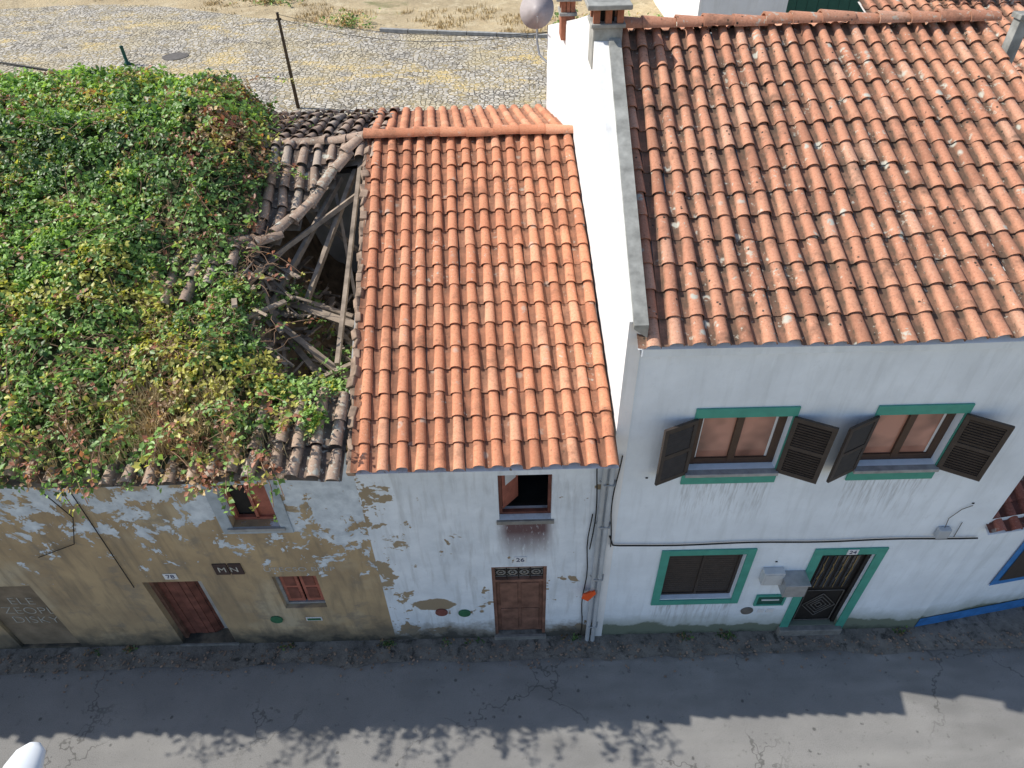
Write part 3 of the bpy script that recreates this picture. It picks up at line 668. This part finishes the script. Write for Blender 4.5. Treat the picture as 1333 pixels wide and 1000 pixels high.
# ------------------------------------------------------------ low neighbour on the right
H4=grp('low_white_house',(8.5,.2,0))
def ny(x): return .02+(x-6.76)*.16
mesh('street_wall',[(6.76,.02,-.1),(13,ny(13),-.1),(13,ny(13),3.0),(6.76,.02,3.0)],[(0,1,2,3)],MWHITE,H4)
mesh('blue_plinth',[(6.77,.005,-.02),(13,ny(13)-.015,-.02),(13,ny(13)-.015,.40),(6.77,.005,.30)],[(0,1,2,3)],MBLUE,H4)
mesh('end_wall',[(13,ny(13),-.1),(13,6,-.1),(13,6,4.5),(13,ny(13),3)],[(0,1,2,3)],MWHITE,H4)
S4=bil((6.72,-.12,2.86),(13,.75,2.75),(13,5.5,4.7),(6.55,5.0,4.8),25,14)
tiles('roof_tiles',S4,25,14,MT_SHADED,H4,seed=51,dens=8); sheet('roof_deck',S4,25,14,MWHITE,H4,-.04)
def wl(x0,x1,z0,z1,off): return [(x0,ny(x0)-off,z0),(x1,ny(x1)-off,z0),(x1,ny(x1)-off,z1),(x0,ny(x0)-off,z1)]
mesh('blue_window_surround',wl(7.66,8.9,1.05,2.3,.02),[(0,1,2,3)],MBLUE,H4); mesh('window_shutter',wl(7.78,8.78,1.17,2.18,.03),[(0,1,2,3)],MSHUT,H4)

# ------------------------------------------------------------ building with garage across the back street
H5=grp('garage_building',(10,16,4.6))
wall('street_wall',5.7,22,4.5,8.2,16,[(8.2,11.3,4.55,6.9)],MPARTY,H5,.2)
box('body',5.701,22,16.21,23,4.5,8.2,MPARTY,H5); 
boxes('garage_door',[(8.2+i*.31,8.2+i*.31+.30,16.12,16.17,4.62,6.9) for i in range(10)],MGREEND,H5,.006)
S5=bil((5.5,15.8,8.2),(22,15.8,8.2),(22,19.5,9.4),(5.5,19.5,9.4),60,10); tiles('roof_tiles',S5,60,10,MT_RIGHT,H5,seed=61,dens=4)
S6=bil((22,23.2,8.2),(5.5,23.2,8.2),(5.5,19.5,9.4),(22,19.5,9.4),60,10); sheet('rear_roof',S6,60,10,MT_RIGHT,H5,0)
H6=grp('rear_outbuilding',(8.3,6,0))
box('walls',6.95,11,4.6,8.5,-.1,6.6,MPARTY,H6)
S7=bil((6.8,4.3,6.65),(11.2,4.3,6.65),(11.2,8.7,7.7),(6.8,8.7,7.7),18,12); tiles('roof_tiles',S7,18,12,MT_RIGHT,H6,seed=71,dens=7); sheet('roof_deck',S7,18,12,MPARTY,H6,-.03)
P=grp('concrete_post',(7.0,4.2,7)); box('shaft',6.93,7.08,4.12,4.28,0,8.45,MCONC,P,.01); box('cap',6.90,7.11,4.09,4.31,8.451,8.52,MCONC,P,.01)
P=grp('utility_post',(-5.45,12.5,4.6)); lathe('shaft',[(.05,0),(.035,2.3),(.04,2.32)],(-5.45,12.5,4.55),MRUST,P,10); box('bracket',-5.51,-5.39,12.46,12.54,6.7,6.74,MRUST,P)
tube('service_wires',[[(-5.45+6.4*t,12.5-4.8*t,6.83+.7*t-.9*t*(1-t)) for t in np.linspace(0,1,16)],[(-5.45+6.4*t,12.55-4.8*t,6.72+.8*t-1.3*t*(1-t)) for t in np.linspace(0,1,16)]],.006,MBLACK,P,2)
lathe('manhole_cover',[(.40,0),(.40,.012),(.34,.016),(.33,.01),(.31,.016)],(-10.38,17.3,4.61),MCAST,None,28,'Z',False)
tube('ground_cable',[(-17,17.0,4.66),(-15.6,16.9,4.66),(-14,16.2,4.65),(-12.6,15.5,4.65),(-11,14,4.64)],.03,MBLACK)
lathe('traffic_bollard',[(.12,0),(.1,.05),(.05,.1),(.05,.5),(.07,.52),(.0,.56)],(-11.6,16.6,4.6),MGREEND,None,14)

# ------------------------------------------------------------ street lamp (near side of the street)
P=grp('street_lamp',(-3.35,-6.0,0))
lathe('post',[(.09,0),(.07,.6),(.05,6.0),(.05,6.15)],(-3.35,-6.0,.12),MGALV,P,14)
tube('arm',[(-3.35,-6.0,6.15),(-3.35,-5.6,6.22),(-3.35,-4.5,6.1)],.03,MGALV,P)
V=[];Fs=[];K=16;prof=[(0,.03,.02),(.08,.07,.04),(.2,.10,.06),(.4,.135,.075),(.55,.13,.07),(.65,.10,.05),(.70,.04,.02)]
for s,w,h in prof:
    for q in range(K): a=2*math.pi*q/K; V.append((-3.35+w*math.cos(a),-4.62+s,6.08+h*max(-.4,math.sin(a))))
for j in range(len(prof)-1):
    for q in range(K): Fs.append((j*K+q,j*K+(q+1)%K,(j+1)*K+(q+1)%K,(j+1)*K+q))
Fs.append(tuple(range(K))); Fs.append(tuple(reversed(range((len(prof)-1)*K,len(prof)*K))))
mesh('lamp_head',V,Fs,MLAMP,P,True)

# ------------------------------------------------------------ brambles
def bx(y): # right-hand edge of the thicket
    P=[(-1.2,-3.1),(0,-3.0),(.5,-2.75),(1.0,-3.1),(1.84,-3.65),(2.8,-4.05),(3.4,-3.95),(4.9,-3.8),(5.6,-4.1),(7.7,-4.6),(9,-5.2)]
    for a,b in zip(P,P[1:]):
        if a[0]<=y<=b[0]: return a[1]+(b[1]-a[1])*(y-a[0])/(b[0]-a[0])
    return -5
def bt(x,y):
    e=min(1,max(0,(bx(y)+.2*mn.noise(Vector((x*2,y*2,5)))-x)/1.0)); e=math.sin(e*math.pi/2)
    fr=min(1,max(0,(y+.55)/1.6)); bk=min(1,max(0,(8.5-y)/1.0))
    n=.5+.5*mn.noise(Vector((x*.7,y*.7,1.3))); n2=mn.noise(Vector((x*1.9,y*1.9,7))); n3=mn.noise(Vector((x*4.5,y*4.5,9)))
    return e*math.sqrt(fr)*(.16+.45*n+.18*n2+.11*n3)+ .28*e*sm(4.5,6.8,y)*bk
def zr(x,y):
    if y>7.8: return 6.1-(y-7.8)*1.6
    z=4.84+.296*(max(y,-.5)+.45) if y<5.3 else 6.54-.12*(y-5.3)
    if x<-3.0 and y<5: z+= -.25*math.exp(-((x+4.6)/.8)**2-((y-2.2)/1.2)**2)
    return z
V=[];Fs=[];n1,n2=120,100
for j in range(n2+1):
    for i in range(n1+1):
        y=-.35+8.9*j/n2; x1=bx(y)-.12; x=-13.3+(x1+13.3)*(i/n1); V.append((x,y,zr(x,y)+bt(x,y)-.10+.05*mn.noise(Vector((x*7,y*7,0)))))
for j in range(n2):
    for i in range(n1): a=j*(n1+1)+i; Fs.append((a,a+1,a+n1+2,a+n1+1))
B=grp('bramble_thicket',(-6,3,4.8))
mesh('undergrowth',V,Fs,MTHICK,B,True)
def leafmesh(name,cent,nrm,size,cols,mat,parent,per=5):
    N=len(cent); c=np.repeat(cent,per,0); n=np.repeat(nrm,per,0); s=np.repeat(size,per)*rng.uniform(.7,1.25,N*per); col=np.repeat(cols,per,0)
    M=N*per
    n=n+rng.normal(0,.42,(M,3)); n/=np.linalg.norm(n,axis=1)[:,None]
    t=rng.normal(0,1,(M,3)); t-= (t*n).sum(1)[:,None]*n; t/=np.linalg.norm(t,axis=1)[:,None]; b=np.cross(n,t)
    base=c+t*(s*.25)[:,None]+rng.normal(0,.012,(M,3))
    L=s[:,None]; Vv=np.empty((M,4,3)); Vv[:,0]=base; Vv[:,1]=base+t*L*.5+b*L*.34+n*L*.07; Vv[:,2]=base+t*L*1.0-n*L*.12; Vv[:,3]=base+t*L*.5-b*L*.34+n*L*.07
    me=bpy.data.meshes.new(name); me.vertices.add(M*4); me.vertices.foreach_set('co',Vv.ravel())
    idx=np.arange(M)*4; tri=np.stack([idx,idx+1,idx+2,idx,idx+2,idx+3],1).ravel()
    me.loops.add(M*6); me.loops.foreach_set('vertex_index',tri.astype(np.int32)); me.polygons.add(M*2); me.polygons.foreach_set('loop_start',np.arange(M*2,dtype=np.int32)*3)
    me.update(calc_edges=True)
    col=col*rng.uniform(.65,1.4,(M,1)); ca=me.color_attributes.new('lcol','FLOAT_COLOR','POINT')
    cc=np.ones((M,4,4),dtype=np.float32); cc[:,:,:3]=np.clip(col,0,1)[:,None,:]; ca.data.foreach_set('color',cc.ravel())
    me.materials.append(mat); o=bpy.data.objects.new(name,me); link(o,parent); return o
PAL={'dark':(.09,.17,.055),'mid':(.165,.29,.08),'lite':(.27,.42,.12),'yel':(.48,.46,.12),'brown':(.34,.22,.12),'red':(.36,.15,.095),'straw':(.58,.45,.24)}
cent=[];nr=[];sz=[];cl=[]
r2=random.Random(5)
def hfull(x,y): return zr(x,y)+bt(x,y)
while len(cent)<15500:
    y=r2.uniform(-.6,8.6); x=r2.uniform(-11.5,-2.6)
    if x<-8.2-.25*y and r2.random()<.85: continue
    if x>bx(y)+r2.gauss(0,.12): continue
    cov=mn.noise(Vector((x*1.3,y*1.3,20)))
    front=max(0,1-(y+.5)/1.3)
    if y<.15 and r2.random()<.6: continue
    if cov<-.28-.2*r2.random() and r2.random()<.5: continue
    e=.05; dx=(hfull(x+e,y)-hfull(x-e,y))/(2*e); dy=(hfull(x,y+e)-hfull(x,y-e))/(2*e)
    n=Vector((-dx-.25,-dy,1)).normalized(); up=r2.gauss(.0,.055)+.16*max(0,mn.noise(Vector((x*4,y*4,3))))
    p=Vector((x,y,hfull(x,y)))+n*up
    a=mn.noise(Vector((x*.55,y*.55,11)))+.6*mn.noise(Vector((x*2.1,y*2.1,2)))+r2.gauss(0,.2)
    yl=mn.noise(Vector((x*.8,y*.8,31)))+.5*mn.noise(Vector((x*3,y*3,33)))+r2.gauss(0,.24)+max(0,.22-abs(y-1.4)*.12)
    br=mn.noise(Vector((x*.9,y*.9,51)))+.4*mn.noise(Vector((x*4,y*4,53)))+r2.gauss(0,.2)+ .55*front + (.36*math.exp(-((x+4.6)/.8)**2-((y-6)/1.8)**2)) + (.24*math.exp(-((x+4.3)/.5)**2))
    k='dark' if a<-.22 else ('mid' if a<.10 else 'lite')
    if yl>.48: k='yel'
    if br>.60: k='brown' if r2.random()<.6 else 'red'
    if br>.95: k='straw'
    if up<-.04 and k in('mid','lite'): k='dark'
    cent.append(p);nr.append(n);sz.append(r2.uniform(.045,.09) if y<5 else r2.uniform(.06,.105));cl.append(PAL[k])
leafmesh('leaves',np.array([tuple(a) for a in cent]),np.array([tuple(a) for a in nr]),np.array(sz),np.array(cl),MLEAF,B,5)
canes=[];c2=[];n2_=[];s2=[];k2=[]
for k in range(340):
    y=r2.uniform(-.2,7); x=r2.uniform(-9.5,bx(y)+.1); az=r2.uniform(0,6.28)
    p=Vector((x,y,hfull(x,y)-.02)); d=Vector((math.cos(az),math.sin(az),r2.uniform(.1,.7))); pts=[]
    over=(k%4==0)
    if over: y=r2.uniform(-.2,.4); x=r2.uniform(-10.5,-2.7); p=Vector((x,y,hfull(x,y))); d=Vector((r2.uniform(-.3,.9),-r2.uniform(.3,1),r2.uniform(.35,1.1)))
    for s in range(r2.randint(7,12)):
        pts.append(tuple(p)); p=p+d.normalized()*.11; d.z-=.12 if not over else .13; d+=Vector((r2.gauss(0,.06),r2.gauss(0,.06),0))
        if (not over) and p.z<hfull(p.x,max(-.5,min(8.4,p.y)))+.01 and p.x<bx(max(-1.1,min(8.4,p.y))): p.z=hfull(p.x,max(-.5,min(8.4,p.y)))+.02
        if p.y<-.02 and p.z<4.3 and p.y>-.1: break
        if r2.random()<.8: c2.append(tuple(p)); n2_.append((r2.gauss(0,.4),r2.gauss(0,.4),1)); s2.append(r2.uniform(.05,.09)); k2.append(PAL[r2.choice(['mid','lite','mid','brown','yel','red'])])
    if len(pts)>2: canes.append(pts)
tube('canes',canes,.005,MSTEM,B,2)
leafmesh('cane_leaves',np.array(c2),np.array(n2_),np.array(s2),np.array(k2),MLEAF,B,4)
vin=[]
for k in range(560):
    if k%3==0: y=r2.uniform(3.0,7.4); x=r2.uniform(-5.6,-4.0)
    elif k%3==1: y=r2.uniform(-.4,1.4); x=r2.uniform(-9,-2.9)
    else: y=r2.uniform(1,3.6); x=r2.uniform(-5.2,-3.7)
    az=r2.uniform(0,6.28); q=[]
    for s in range(7):
        yy=max(-.5,min(8.4,y)); q.append((x,y,hfull(x,yy)+r2.uniform(-.01,.08))); x+=math.cos(az)*.09; y+=math.sin(az)*.09; az+=r2.gauss(0,.5)
    vin.append(q)
tube('dry_vines',vin,.0045,MSTEM,B,2)
def blades(name,spots,mat,parent,hh,spread,nper,w=.006):
    V=[];Fs=[]
    for cx,cy,cz in spots:
        for k in range(nper):
            a=r2.uniform(0,6.28); rr_=abs(r2.gauss(0,spread)); bx_=cx+math.cos(a)*rr_; by=cy+math.sin(a)*rr_; h=hh*r2.uniform(.5,1.2); le=r2.gauss(0,.5)*h; la=r2.uniform(0,6.28)
            dx,dy=math.cos(la),math.sin(la); n=len(V)
            V+= [(bx_-dy*w,by+dx*w,cz),(bx_+dy*w,by-dx*w,cz),(bx_+dx*le*.4+dy*w*.7,by+dy*le*.4-dx*w*.7,cz+h*.6),(bx_+dx*le*.4-dy*w*.7,by+dy*le*.4+dx*w*.7,cz+h*.6),(bx_+dx*le,by+dy*le,cz+h)]
            Fs+=[(n,n+1,n+2,n+3),(n+3,n+2,n+4)]
    return mesh(name,V,Fs,mat,parent)
sp=[]
for k in range(190):
    x=r2.gauss(-4.3,.55) if k<110 else r2.uniform(-9,-2.7); y=r2.uniform(-.35,.45); sp.append((x,y,zr(x,y)+bt(x,y)*.8+.03))
blades('dry_grass',sp,MDRY,B,.20,.07,16,.005)
cent=[];nr=[];sz=[];cl=[]
for (cx,cy,rad,num) in ((-2.6,.95,.35,240),(-3.0,.75,.3,160),(-3.2,2.9,.3,110),(-2.45,.15,.12,40),(-2.75,2.0,.3,80),(-3.6,1.2,.3,200),(-3.1,3.8,.2,30),(-3.8,2.2,.3,140)):
    for k in range(num):
        x=cx+r2.gauss(0,rad*.6); y=cy+r2.gauss(0,rad*.6); 
        if x>-2.15: continue
        z=(zl(x,y)+.08 if not inhole(x,y) else (zd(x,y)+.15 if y>1.5 else 4.75))+abs(r2.gauss(0,.13))
        cent.append((x,y,z)); nr.append((r2.gauss(0,.3)-.3,r2.gauss(0,.3),1)); sz.append(r2.uniform(.05,.09)); cl.append(PAL[r2.choice(['mid','lite','lite','yel','dark'])])
leafmesh('weeds_in_ruin',np.array(cent),np.array(nr),np.array(sz),np.array(cl),MLEAF,B,5)
W=grp('wall_weeds',(0,-.1,0)); cent=[];nr=[];sz=[];cl=[]
for cx,num in ((2.85,14),(3.55,22),(-2.2,14),(-3.9,8),(1.0,6),(-6.6,12),(6.5,10),(-1.2,6),(-.7,5),(-7.2,6),(.8,4)):
    for k in range(num): cent.append((cx+r2.gauss(0,.07),-.06-abs(r2.gauss(0,.03)),.03+abs(r2.gauss(0,.05)))); nr.append((0,-.4,1)); sz.append(r2.uniform(.03,.06)); cl.append(np.array(PAL[r2.choice(['mid','dark','brown'])])*.6)
leafmesh('leaves',np.array(cent),np.array(nr),np.array(sz),np.array(cl),MLEAF,W,4)
# loose grit and dead leaves along the foot of the walls
L=[]
for k in range(900):
    x=r2.uniform(-9.5,9); y=-.12-abs(r2.gauss(0,.22)); a=r2.uniform(0,3.14); s=r2.uniform(.006,.022); d=Vector((math.cos(a),math.sin(a),r2.uniform(-.2,.2)))*s; c=Vector((x,y,.02+.05*max(0,y+.45))); L.append((c-d,c+d,s*1.3,s*.6,0))
beams('gutter_litter',L,MMORT,None)
G=grp('dry_grass_bank',(0,22,4.6)); sp=[]
for k in range(900):
    x=r2.uniform(-22,9); y=kerb(x)+abs(r2.gauss(0,2.2)) if x<9 else 20
    if mn.noise(Vector((x*.4,y*.4,3)))<.0: continue
    if x>5.3 and y>15.5: continue
    sp.append((x,y,gz(x,y)-.03))
blades('tufts',sp,MDRY,G,.13,.18,14,.014)
cent=[];nr=[];sz=[];cl=[]
for (cx,cy) in [(3.6,19.2),(4.4,18.8),(2.4,19.6),(-9,24),(-5.5,20.6),(5.0,18.4)]:
    for k in range(130):
        cent.append((cx+r2.gauss(0,.5),cy+r2.gauss(0,.3),4.65+abs(r2.gauss(0,.18)))); nr.append((0,-.2,1)); sz.append(r2.uniform(.06,.12)); cl.append(PAL[r2.choice(['mid','dark','lite','brown','straw'])])
leafmesh('low_shrubs',np.array(cent),np.array(nr),np.array(sz),np.array(cl),MLEAF,G,5)
T=grp('leafy_tree',(8.6,9.5,4.6)); beams('limbs',[((8.6,9.5,4.5),(8.5,9.4,6.5),.24,.24,0),((8.5,9.4,6.4),(7.9,8.9,8.2),.12,.12,0),((8.5,9.4,6.4),(9.3,9.9,8.3),.12,.12,0),((8.5,9.4,6.4),(8.5,10.2,8.6),.1,.1,0)],MBARK,T)
cent=[];nr=[];sz=[];cl=[]
for k in range(2400):
    v=Vector((r2.gauss(0,1),r2.gauss(0,1),r2.gauss(0,1))).normalized()*r2.uniform(.5,1.)**.5; p=Vector((8.5+v.x*1.4,9.6+v.y*1.2,8.2+v.z*1.2)); 
    if mn.noise(p*1.3)<-.1: continue
    cent.append(tuple(p)); nr.append(tuple(v+Vector((0,0,.5)))); sz.append(r2.uniform(.07,.12)); cl.append(np.array(PAL[r2.choice(['dark','dark','mid'])])*.6)
leafmesh('crown',np.array(cent),np.array(nr),np.array(sz),np.array(cl),MLEAF,T,5)

# ------------------------------------------------------------ light, sky, camera
ts=Vector((-.97,.19,1)).normalized()
el=math.asin(ts.z); az=math.atan2(ts.x,ts.y)
w=bpy.data.worlds.new('World'); sc.world=w; w.use_nodes=True; bg=w.node_tree.nodes['Background']
sky=w.node_tree.nodes.new('ShaderNodeTexSky'); sky.sky_type='NISHITA'; sky.sun_disc=False; sky.sun_elevation=el; sky.sun_rotation=az; sky.altitude=200; sky.dust_density=1.0
w.node_tree.links.new(sky.outputs[0],bg.inputs[0]); bg.inputs[1].default_value=.15
sd=bpy.data.lights.new('sun','SUN'); sd.energy=5.0; sd.angle=math.radians(.5); sd.color=(1,.95,.86)
so=bpy.data.objects.new('sun',sd); so.rotation_euler=(-ts).to_track_quat('-Z','Y').to_euler(); so.location=(-10,4,20); COL.objects.link(so)
TH=math.radians(41.6); r=math.radians(-1.37)
F=Vector((0,math.cos(TH),-math.sin(TH)));R0=Vector((1,0,0));U0=Vector((0,math.sin(TH),math.cos(TH)))
R=R0*math.cos(r)+U0*math.sin(r);U=U0*math.cos(r)-R0*math.sin(r)
cd=bpy.data.cameras.new('camera'); cd.sensor_width=36; cd.lens=24.0; cd.clip_end=3000; cd.clip_start=.05
co=bpy.data.objects.new('camera',cd); M=Matrix((R,U,-F)).transposed().to_4x4(); M.translation=Vector((0,-5.85,11)); co.matrix_world=M; COL.objects.link(co); sc.camera=co
sc.view_settings.view_transform='Standard'; sc.view_settings.look='None'; sc.view_settings.exposure=0
